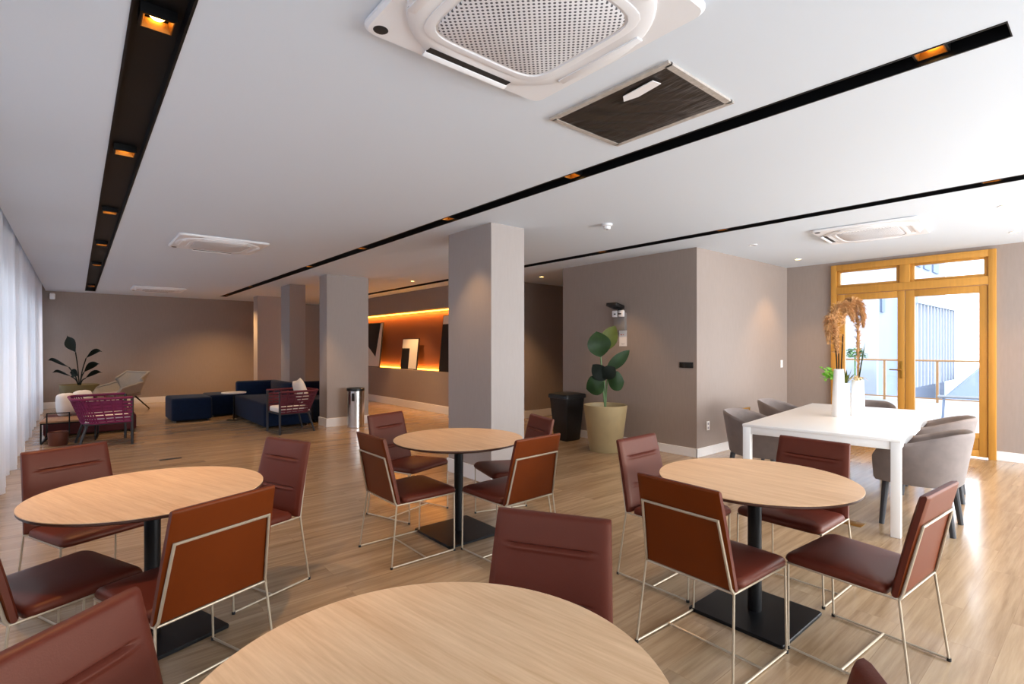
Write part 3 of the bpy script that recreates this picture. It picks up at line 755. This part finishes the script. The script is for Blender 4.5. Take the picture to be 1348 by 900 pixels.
for a, z in ((-.07, 1.36), (-.02, 1.02), (-.06, .98), (.03, 1.02)): stem(P1, [at(0, 0, .56), at(a*.4, .02, .8), at(a, .03, z)], .011)
facing_leaf(at(-.06, .02, 1.38), at(.14, -.02, 1.74), .12, 'leaf_olive', .03, .25)
facing_leaf(at(-.07, .08, 1.30), at(-.13, .10, 1.66), .165, 'leaf_green', .04)
facing_leaf(at(.0, .03, 1.10), at(.34, .0, 1.40), .085, 'leaf_green', .02, .2)
facing_leaf(at(.0, .06, .98), at(-.18, .06, 1.20), .11, 'leaf_dark', .03)
facing_leaf(at(-.03, .06, .96), at(-.27, .06, .86), .14, 'leaf_green', .04, -.2)
facing_leaf(at(-.05, .10, 1.02), at(.13, .12, 1.16), .10, 'leaf_dark', .03)
facing_leaf(at(.03, .06, .98), at(.26, .06, .96), .14, 'leaf_green', .04, .2)
# emergency light, paper notice, plates
t = thing('emergency_light', 'grey wall-mounted emergency light with two white lamps under a black cap', 'emergency light', (6.2, 4.82, 1.95))
MB().box((-.03, 0, -.13), (.06, .20, .26), bev=.006).build('housing', 'grey_box', t)
for s in (-1, 1):
    b = MB().box((-.075, s*.058, -.015), (.05, .082, .095), bev=.008); b.build('lamp_head', 'paper', t)
    MB().box((-.102, s*.045, -.02), (.006, .035+.02*(s < 0), .018), bev=.002).build('lens', 'black_plastic', t)
cpm = MB().box((-.12, .02, .10), (.20, .19, .05), bev=.008, rot=Matrix.Rotation(.22, 3, 'Y')); cpm.build('cap', 'black_plastic', t)
MB().box((-.03, 0, .06), (.05, .06, .06), bev=.004).build('neck', 'black_plastic', t)
t = thing('wall_notice', 'small white paper notice pinned on the wall below the emergency light', 'sign', (6.2, 4.79, 1.57))
MB().box((-.003, 0, 0), (.004, .135, .23)).build('sheet', 'paper', t, smooth=0)
b = MB(); b.box((-.0056, .03, .055), (.001, .03, .012)); b.box((-.0056, -.01, .055), (.001, .02, .010)); b.build('print_mark', 'orange_ink', t, smooth=0)
b = MB(); [b.box((-.0056, 0, -.075-.012*k), (.001, .07-.02*k, .004)) for k in range(2)]; b.build('print_line', 'grey_ink', t, smooth=0)
MB().bb(-.008, -.001, -.068, .068, .085, .118).build('top_strip', 'white_lacquer', t, smooth=0)
t = thing('wall_plate', 'black horizontal wall plate near the outer wall corner', 'wall plate', (6.2, 3.75, 1.205))
MB().box((-.006, 0, 0), (.012, .20, .075), bev=.003).build('plate', 'black_plastic', t); b = MB(); [b.box((-.0125, -.05+.05*k, 0), (.003, .04, .05), bev=.001) for k in range(3)]; b.build('button', 'dark_slot', t)
t = thing('wall_outlet', 'white double wall outlet low on the pale wall near the corner', 'outlet', (6.47, 3.6, .39))
MB().box((0, -.005, 0), (.07, .010, .12), bev=.003).build('plate', 'white_trim', t); b = MB(); [b.box((0, -.0105, z), (.03, .003, .03), bev=.001) for z in (-.028, .028)]; b.build('socket', 'grey_ink', t)
t = thing('light_switch', 'white light switch on the pale wall beside the terrace corner', 'switch', (8.78, 3.6, 1.17))
MB().box((0, -.005, 0), (.075, .010, .12), bev=.003).build('plate', 'white_trim', t); MB().box((0, -.012, 0), (.04, .006, .07), bev=.002).build('rocker', 'white_lacquer', t)
t = thing('wall_vent', 'small brass louvred vent low on the pale wall behind the tub chairs', 'vent', (7.55, 3.6, .42))
b = MB(); b.bb(-.12, .12, -.012, 0, -.13, -.11); b.bb(-.12, .12, -.012, 0, .11, .13); b.bb(-.12, -.10, -.012, 0, -.13, .13); b.bb(.10, .12, -.012, 0, -.13, .13); b.build('frame', 'brass', t, smooth=0)
for k in range(6): MB().box((0, -.008, -.09+.036*k), (.2, .022, .005), rot=Matrix.Rotation(.6, 3, 'X')).build('slat', 'brass', t, smooth=0)

# ------------------------------------------------------------------ the glowing niche
for z, nm in ((NZ1-.015, 'top'), (NZ0+.012, 'bottom')):
    s = MB(); s.bb(NX+.235, NX+.258, NY0+.03, NY1-.03, z-.012, z+.012)
    tag(s.build('light_strip', 'led_orange', smooth=0), 'orange light strip along the %s of the wall niche' % nm, 'light strip', 'orange light strips in the niche')
LED = (1, .36, .05)
area('niche_strip_top', (NX+.20, (NY0+NY1)/2, NZ1-.035), (.25, 0, -1), NY1-NY0-.1, .03, 30, LED)
area('niche_strip_bottom', (NX+.22, (NY0+NY1)/2, NZ0+.03), (.25, 0, 1), NY1-NY0-.1, .03, 22, LED)
def art(label, yc, w, h, shapes):
    t = thing('art_panel', label, 'artwork', (NX+.06, yc, NZ0), 0, 'leaning art panels in the niche'); R_ = Matrix.Rotation(.10, 3, 'Y')
    b = MB(); b.box(R_ @ Vector((.015, 0, h/2)), (.03, w, h), rot=R_, bev=.003); b.build('frame', 'art_black', t, smooth=0)
    b = MB(); b.box(R_ @ Vector((-.001, 0, h/2)), (.004, w-.04, h-.04), rot=R_); b.build('canvas', 'art_white', t, smooth=0)
    for poly in shapes:
        b = MB(); b.rings([[R_ @ Vector((x, -u*(w/2-.02), h/2+v*(h/2-.02))) for u, v in poly] for x in (-.003, -.0055)]); b.build('painted_shape', 'art_black', t, smooth=0)
art('tall leaning art panel with black shape and white diagonal, left in the niche', 13.25, 1.15, 1.20, [[(-1, 1), (.8, 1), (.55, -.55), (-1, .25)]])
art('small leaning art panel with black block in a white arch, middle of the niche', 11.12, .78, .75, [[(-1, -1), (0, -1), (0, .38), (-1, .38)]])
art('leaning black art panel with white top, beside the big column in the niche', 9.25, 1.0, 1.25, [[(-1, -1), (1, -1), (1, .7), (-1, .7)]])

# ------------------------------------------------------------------ lounge: bins, sofa, chairs
t = thing('ashtray_bin', 'polished steel cylindrical bin with black rim beside the grey column', 'bin', (3.86, 8.95, 0))
MB().lathe([(.0001, 0), (.145, 0), (.15, .006), (.15, .66), (.0001, .66)], 48).build('body', 'steel', t)
MB().lathe([(.152, .655), (.156, .66), (.156, .70), (.15, .705), (.12, .705), (.118, .68), (.0001, .675)], 40).build('rim', 'black_plastic', t)
MB().box((-.095, -.115, .55), (.05, .03, .14), bev=.006, rz=-.7).build('ash_plate', 'black_plastic', t)

def pouf(name, label, x0, x1, y0, y1, z1, m='navy', cat='sofa', group=None, z0=.03):
    t = thing(name, label, cat, ((x0+x1)/2, (y0+y1)/2, 0), 0, group); hx_, hy_ = (x1-x0)/2, (y1-y0)/2
    MB().pad(rrect(hx_, hy_, .05, 5), [(.03, z0), (.005, z0+.01), (0, z0+.03), (0, z1-.05), (.008, z1-.018), (.03, z1-.003), (.1, z1), (.2, z1+.004)]).build('cushion', m, t, smooth=60)
    for s in (-1, 1):
        for r in (-1, 1): MB().lathe([(.02, 0), (.02, z0+.004)], 10, (s*(hx_-.07), r*(hy_-.07), 0)).build('foot', 'black_plastic', t)
    return t
G4 = 'navy modular sofa pieces'
pouf('ottoman', 'navy blue upholstered ottoman at the left end of the sofa group, on open floor', 1.38, 2.06, 11.6, 12.55, .46, cat='ottoman', group=G4)
pouf('ottoman', 'dark navy bench module between the ottoman and the sofa', 2.10, 3.3, 12.1, 12.95, .45, cat='ottoman', group=G4)
s1 = pouf('sofa', 'navy blue sofa seat with backrest in front of the slim column', 2.53, 3.36, 9.75, 12.0, .44, group=G4)
MB().box((.33, .35, .58), (.16, 1.4, .30), bev=.04, seg=3).build('backrest', 'navy', s1)
MB().box((0, 1.03, .58), (.80, .18, .30), bev=.04, seg=3).build('backrest', 'navy', s1)
s2 = pouf('sofa', 'navy sofa block partly hidden behind the slim column, right of it', 3.46, 4.5, 9.95, 11.05, .44, group=G4)
MB().box((0, .42, .58), (1.0, .18, .30), bev=.04, seg=3).build('backrest', 'navy', s2)
def side(label, x, y, zt, r, m='white_lacquer', zb=0):
    t = thing('side_table', label, 'side table', (x, y, 0), 0, 'white side tables at the sofa')
    MB().lathe([(.0001, zt-.02), (r, zt-.02), (r, zt), (.0001, zt)], 36).build('tabletop', m, t)
    MB().tube([(0, 0, zt-.02), (0, 0, .01)], .014, 10).build('post', 'black_metal', t)
    MB().lathe([(.0001, 0), (.13, 0), (.13, .01), (.0001, .012)], 28).build('base', 'black_metal', t)
side('small round white side table at the left end of the navy sofa', 2.385, 11.35, .55, .22)
side('small white side table between the sofa and the grey column by the bin', 3.75, 9.78, .52, .13)

def make_rope_chair(m, label, loc, rz, wide, deep, zt):
    t = thing('rope_armchair', label, 'armchair', loc, rz); hw, hd = wide/2, deep/2
    def U(z, grow=0):
        k = (z-.34)/(zt-.34); e = .13*k+grow; out = []
        out.append((-hw-e*.4, hd, z)); 
        n = 18; rc = .17
        for i in range(n+1):
            a = PI+PI/2*i/n; out.append((-hw-e*.4+rc+rc*math.cos(a), -hd-e+rc+rc*math.sin(a), z))
        for i in range(n+1):
            a = 1.5*PI+PI/2*i/n; out.append((hw+e*.4-rc+rc*math.cos(a), -hd-e+rc+rc*math.sin(a), z))
        out.append((hw+e*.4, hd, z)); return out
    b = MB(); nb_ = 6
    for k in range(nb_):
        za = .37+(zt-.40)*k/nb_; zb_ = za+(zt-.40)/nb_*.70
        for da in (0, .004): b.rings([U(za, da), U(zb_, da)], closed=False, cap=False)
    b.tube(U(.35), .016, 8); b.tube(U(zt), .019, 8)
    lo, hi = U(.36), U(zt)
    for i in range(0, len(lo), 2): b.tube([lo[i], hi[i]], .009, 6)
    for q in (.25, .5, .75):
        for e in (0, -1):
            i0, i1 = (0, 1) if e == 0 else (-1, -2)
            b.tube([Vector(lo[i0]).lerp(Vector(lo[i1]), q), Vector(hi[i0]).lerp(Vector(hi[i1]), q)], .009, 6)
    for q in (.25, .5, .75): b.tube([Vector(lo[19]).lerp(Vector(lo[20]), q), Vector(hi[19]).lerp(Vector(hi[20]), q)], .009, 6)
    b.build('rope_weave', m, t, smooth=50)
    for s in (-1, 1):
        MB().tube([(s*hw, hd, 0), (s*hw, hd, zt)], .018, 10, r2=.02).build('leg', 'dark_leg', t)
        MB().tube([(s*(hw-.03), -hd-.05, 0), (s*(hw-.07), -hd+.06, .38)], .016, 10, r2=.02).build('leg', 'dark_leg', t)
    MB().box((0, 0, .335), (wide-.02, deep-.02, .03), bev=.006).build('seat_frame', 'dark_leg', t)
    MB().pad(rrect(hw-.02, hd-.015, .06, 5), [(.02, .35), (0, .365), (0, .42), (.012, .437), (.06, .443), (.15, .446)]).build('seat_cushion', 'white_cloth', t, smooth=60)
    return t
make_rope_chair('magenta', 'magenta woven rope armchair beside the wooden coffee table', (.34, 9.86, 0), -PI/2+.05, .74, .56, .70)
make_rope_chair('burgundy', 'burgundy woven rope armchair in front of the navy sofa', (2.80, 9.22, 0), PI/2+.08, .56, .54, .70)
def pillow(label, loc, rot, w, h, d, m, rnd=0):
    b = MB(); n = 22
    for sgn in (1, -1):
        def fn(u, v):
            a, c = 2*u-1, 2*v-1; e = (1-abs(a)**3)*(1-abs(c)**3); q = 1-.10*(1-abs(a))*abs(c)**4-rnd*a*a*abs(c)**3; q2 = 1-.10*(1-abs(c))*abs(a)**4-rnd*c*c*abs(a)**3
            return (a*w/2*q2, sgn*d/2*e**.55, c*h/2*q)
        b.grid(fn, n, n)
    bmesh.ops.remove_doubles(b.bm, verts=b.bm.verts, dist=.0008)
    o = b.build('pillow', m, smooth=180); o.location = loc; o.rotation_euler = rot; return tag(o, label, 'pillow', 'loose pillows in the lounge')
pillow('left white rounded pillow standing on the maroon ottoman behind the magenta armchair', (-.12, 11.12, .505), (-.10, 0, .60), .30, .41, .19, 'white_cloth', .22)
pillow('right white rounded pillow standing on the maroon ottoman behind the magenta armchair', (.09, 11.40, .515), (-.10, 0, .75), .34, .43, .19, 'white_cloth', .22)
pillow('cream pillow standing tilted in the burgundy armchair', (2.98, 9.22, .68), (-.28, .20, PI/2), .42, .42, .15, 'cream_cloth')

t = thing('coffee_table', 'low coffee table with wooden top and black frame beside the curtain', 'table', (-.06, 10.62, 0), -.08)
MB().box((0, 0, .32), (.66, .62, .025), bev=.003).build('tabletop', 'table_wood', t)
for s in (-1, 1):
    for r in (-1, 1): MB().box((s*.315, r*.295, .153), (.02, .02, .306)).build('leg', 'black_metal', t, smooth=0)
b = MB()
for s in (-1, 1): b.box((s*.315, 0, .30), (.02, .61, .02)); b.box((0, s*.295, .30), (.63, .02, .02)); b.box((s*.315, 0, .012), (.02, .61, .02))
b.build('frame', 'black_metal', t, smooth=0)
t = thing('bucket', 'copper brown bucket with tall black handle on the floor beside the coffee table', 'bucket', (-.20, 10.12, 0))
MB().lathe([(.0001, 0), (.105, 0), (.11, .01), (.122, .19), (.118, .195), (.11, .19), (.10, .03), (.0001, .03)], 36).build('body', 'copper', t)
MB().tube([(-.125, 0, .15), (-.125, 0, .47), (.125, 0, .47), (.125, 0, .15)], .009, 8).build('handle', 'black_metal', t)
pouf('ottoman', 'low maroon ottoman on the floor behind the magenta armchair', -.40, .80, 11.0, 11.75, .30, 'maroon', 'ottoman')

LC = thing('lounge_chair', 'pale grey lounge chair with low sloping arms near the far wall', 'armchair', (.80, 14.75, 0), math.radians(124))
def shell_pt(u, v, off=0):
    P_ = ((.42, .40), (.30, .36), (.0, .31), (-.20, .31), (-.30, .42), (-.38, .62), (-.46, .86)); q = u*(len(P_)-1); i = min(len(P_)-2, int(q)); f_ = q-i
    y = P_[i][0]+(P_[i+1][0]-P_[i][0])*f_; z = P_[i][1]+(P_[i+1][1]-P_[i][1])*f_
    wing = .34*math.sin(PI*min(1, max(0, u*.93)))**.9; aw = abs(2*v-1)
    nyy, nzz = (0, 1) if u < .5 else (math.sin((u-.5)*PI*.9), math.cos((u-.5)*PI*.9))
    k = wing*aw**3.5; hw = .40-.06*u+.06*k
    return ((2*v-1)*hw, y+nyy*k-off*nyy, z+nzz*k*1.0-off*nzz)
b = MB()
for off in (0, .035):
    b.grid(lambda u, v: shell_pt(u, v, off), 36, 30)
edge = [shell_pt(i/36, 0) for i in range(37)]+[shell_pt(1, j/30) for j in range(1, 31)]+[shell_pt(1-i/36, 1) for i in range(1, 37)]+[shell_pt(0, 1-j/30) for j in range(1, 30)]
b.build('shell', 'grey_shell', LC, smooth=60, normals=False)
MB().tube([(p[0], p[1], p[2]-.012) for p in edge], .024, 8, closed=True).build('rim', 'grey_shell', LC, smooth=60)
MB().pad(rrect(.29, .28, .08, 5), [(.02, .33), (0, .345), (0, .39), (.02, .41), (.1, .415)]).build('seat_cushion', 'grey_velvet', LC, smooth=60)
for sx in (-1, 1):
    MB().tube([(sx*.20, .18, .31), (sx*.30, .32, 0)], .018, 8, r2=.012).build('leg', 'black_metal', LC); MB().tube([(sx*.20, -.16, .31), (sx*.30, -.42, 0)], .018, 8, r2=.012).build('leg', 'black_metal', LC)
# far plant
P2 = thing('potted_plant', 'dark plant with long spreading leaves in a wide olive pot in the far left corner', 'plant', (.06, 15.1, 0))
MB().lathe([(.0001, 0), (.24, 0), (.27, .03), (.34, .50), (.35, .60), (.34, .605), (.33, .59), (.31, .50), (.0001, .50)], 48).build('planter', 'planter_olive', P2, smooth=40)
MB().lathe([(.315, .51), (.2, .525), (.0001, .53)], 28, cap=False).build('soil', 'soil', P2)
def pw(a, z, b=0): return (.764*a-.2*b, -.645*a-.6*b, z)
for tipa, tipz, mida, midz, w in ((-.28, 1.70, -.14, 1.42, .13), (.52, 1.33, .24, 1.28, .055), (-.72, 1.14, -.38, 1.06, .07), (.46, 1.06, .16, .94, .075), (-.62, .86, -.30, .84, .05), (.52, .86, .22, .80, .055), (-.22, .86, -.05, .86, .10)):
    base = (mida*.25, midz*.45+.32)
    stem(P2, [pw(0, .5), pw(base[0], base[1]), pw(mida*.62, midz*.93)], .012, 'leaf_dark')
    l = MB(); leaf(l, [pw(mida*.6, midz*.93), pw((mida+tipa)/2, (midz+tipz)/2+.05*(abs(tipa) > .4)), pw(tipa, tipz)], w, side=(-.3, -.5, .8) if abs(tipa) > .4 else (.764, -.645, .2), fold=.2, peak=.42, sharp=1.7); l.build('leaf', 'leaf_dark', P2, smooth=60, normals=False)

# floor boxes
def fbox(label, x, y, w, d, m):
    o = MB().box((0, 0, .002), (w, d, .004), bev=.001).build('floor_box', m); o.location = (x, y, 0); tag(o, label, 'floor socket', 'floor socket covers')
fbox('dark floor socket cover on open floor beyond the left table', .93, 7.93, .24, .07, 'dark_slot')
fbox('brass floor socket cover by the white table leg', 4.87, 1.42, .12, .12, 'brass')

# ------------------------------------------------------------------ terrace and buildings outside
struct(MB().bb(XR+.12, 18.3, -4, 12, -.25, -.02), 'terrace', 'terrace_tile', smooth=0)
def rail(y0, y1):
    t = thing('railing', 'glass terrace railing with wooden top rail beyond the door', 'railing', (17.2, (y0+y1)/2, -.02)); L_ = y1-y0
    MB().box((0, 0, 1.10), (.07, L_, .05), bev=.01).build('top_rail', 'rail_wood', t); MB().box((0, 0, .10), (.03, L_, .03)).build('bottom_rail', 'rail_wood', t, smooth=0)
    n = 6
    for k in range(n+1): MB().box((0, -L_/2+.03+(L_-.06)*k/n, .55), (.05, .05, 1.1)).build('post', 'rail_wood', t, smooth=0)
    for k in range(n): MB().box((0, -L_/2+.03+(L_-.06)*(k+.5)/n, .6), (.01, (L_-.06)/n-.08, .95)).build('pane', 'glass', t, smooth=0)
rail(.8, 7.8)
t = thing('bench', 'small pale slatted bench standing outside on the terrace', 'bench', (13.75, 2.0, -.02), .15)
for k in range(4): MB().box((-.165+.11*k, 0, .44), (.095, 1.0, .03), bev=.004).build('slat', 'concrete', t)
for s in (-1, 1): MB().tube([(-.18, s*.40, .43), (-.20, s*.42, .0), (.20, s*.42, .0), (.18, s*.40, .43)], .018, 6).build('leg_frame', 'facade_grey', t)
bd = thing('building', 'pale building with tall vertical window fins seen through the terrace door', 'building', (18.2, 4.75, -3))
MB().bb(.2, 12.0, .5, 4.5, 0, 14).build('wall', 'facade', bd, smooth=0)
MB().bb(0, .2, .0, 4.5, 0, 14).build('end_wall', 'facade_white', bd, smooth=0)  # end wall coloured paler than the rest to stand for overexposed brightness
for x0 in (.75, 2.3): MB().bb(x0, x0+.35, .44, .52, 5.6, 6.2).build('window', 'facade_grey', bd, smooth=0)
for k in range(13): MB().bb(4.7+.52*k, 4.82+.52*k, .0, .5, 3.0, 6.0).build('fin', 'facade_white', bd, smooth=0)
MB().bb(4.6, 11.2, -.05, .5, 6.0, 6.3).build('lintel', 'facade_white', bd, smooth=0)
for k in range(4): MB().bb(5.0+1.5*k, 6.0+1.5*k, .44, .52, 7.6, 9.4).build('window', 'facade_grey', bd, smooth=0)
MB().bb(4.6, 11.2, .40, .5, 3.0, 6.0).build('glazing', 'facade_grey', bd, smooth=0)
MB().bb(11.6, 12.0, .18, .5, 4.4, 6.3).build('window_box', 'facade_grey', bd, smooth=0)
MB().rings([[(1, -.6, 1.0), (14, -.6, 1.0), (14, -.6, 3.6), (1, -.6, 2.0)], [(1, -.5, 1.0), (14, -.5, 1.0), (14, -.5, 3.6), (1, -.5, 2.0)]]).build('ramp', 'facade_grey', bd, smooth=0)
struct(MB().rings([[(18.3, -8, -3), (40, -8, -3), (40, 20, -3), (18.3, 20, -3)], [(18.3, -8, -3.2), (40, -8, -3.2), (40, 20, -3.2), (18.3, 20, -3.2)]]), 'ground', 'asphalt', smooth=0)
t = MB()
random.seed(4)
for k in range(160):
    a = random.uniform(0, 2*PI); e = random.uniform(-.3, 1.4); r = random.uniform(.10, .22); c0 = Vector((math.cos(a)*math.cos(e)*r, math.sin(a)*math.cos(e)*r, math.sin(e)*r+1.2))
    leaf(t, [c0, c0+Vector((math.cos(a)*.05, math.sin(a)*.05, .02)), c0+Vector((math.cos(a)*.10, math.sin(a)*.10, 0))], .035)
t.tube([(0, 0, 0), (0, 0, 1.25)], .02, 8)
o = t.build('shrub', 'shrub', smooth=60, normals=False); o.location = (16.3, 4.75, -.02); tag(o, 'green shrub on the terrace behind the tall vase', 'shrub')
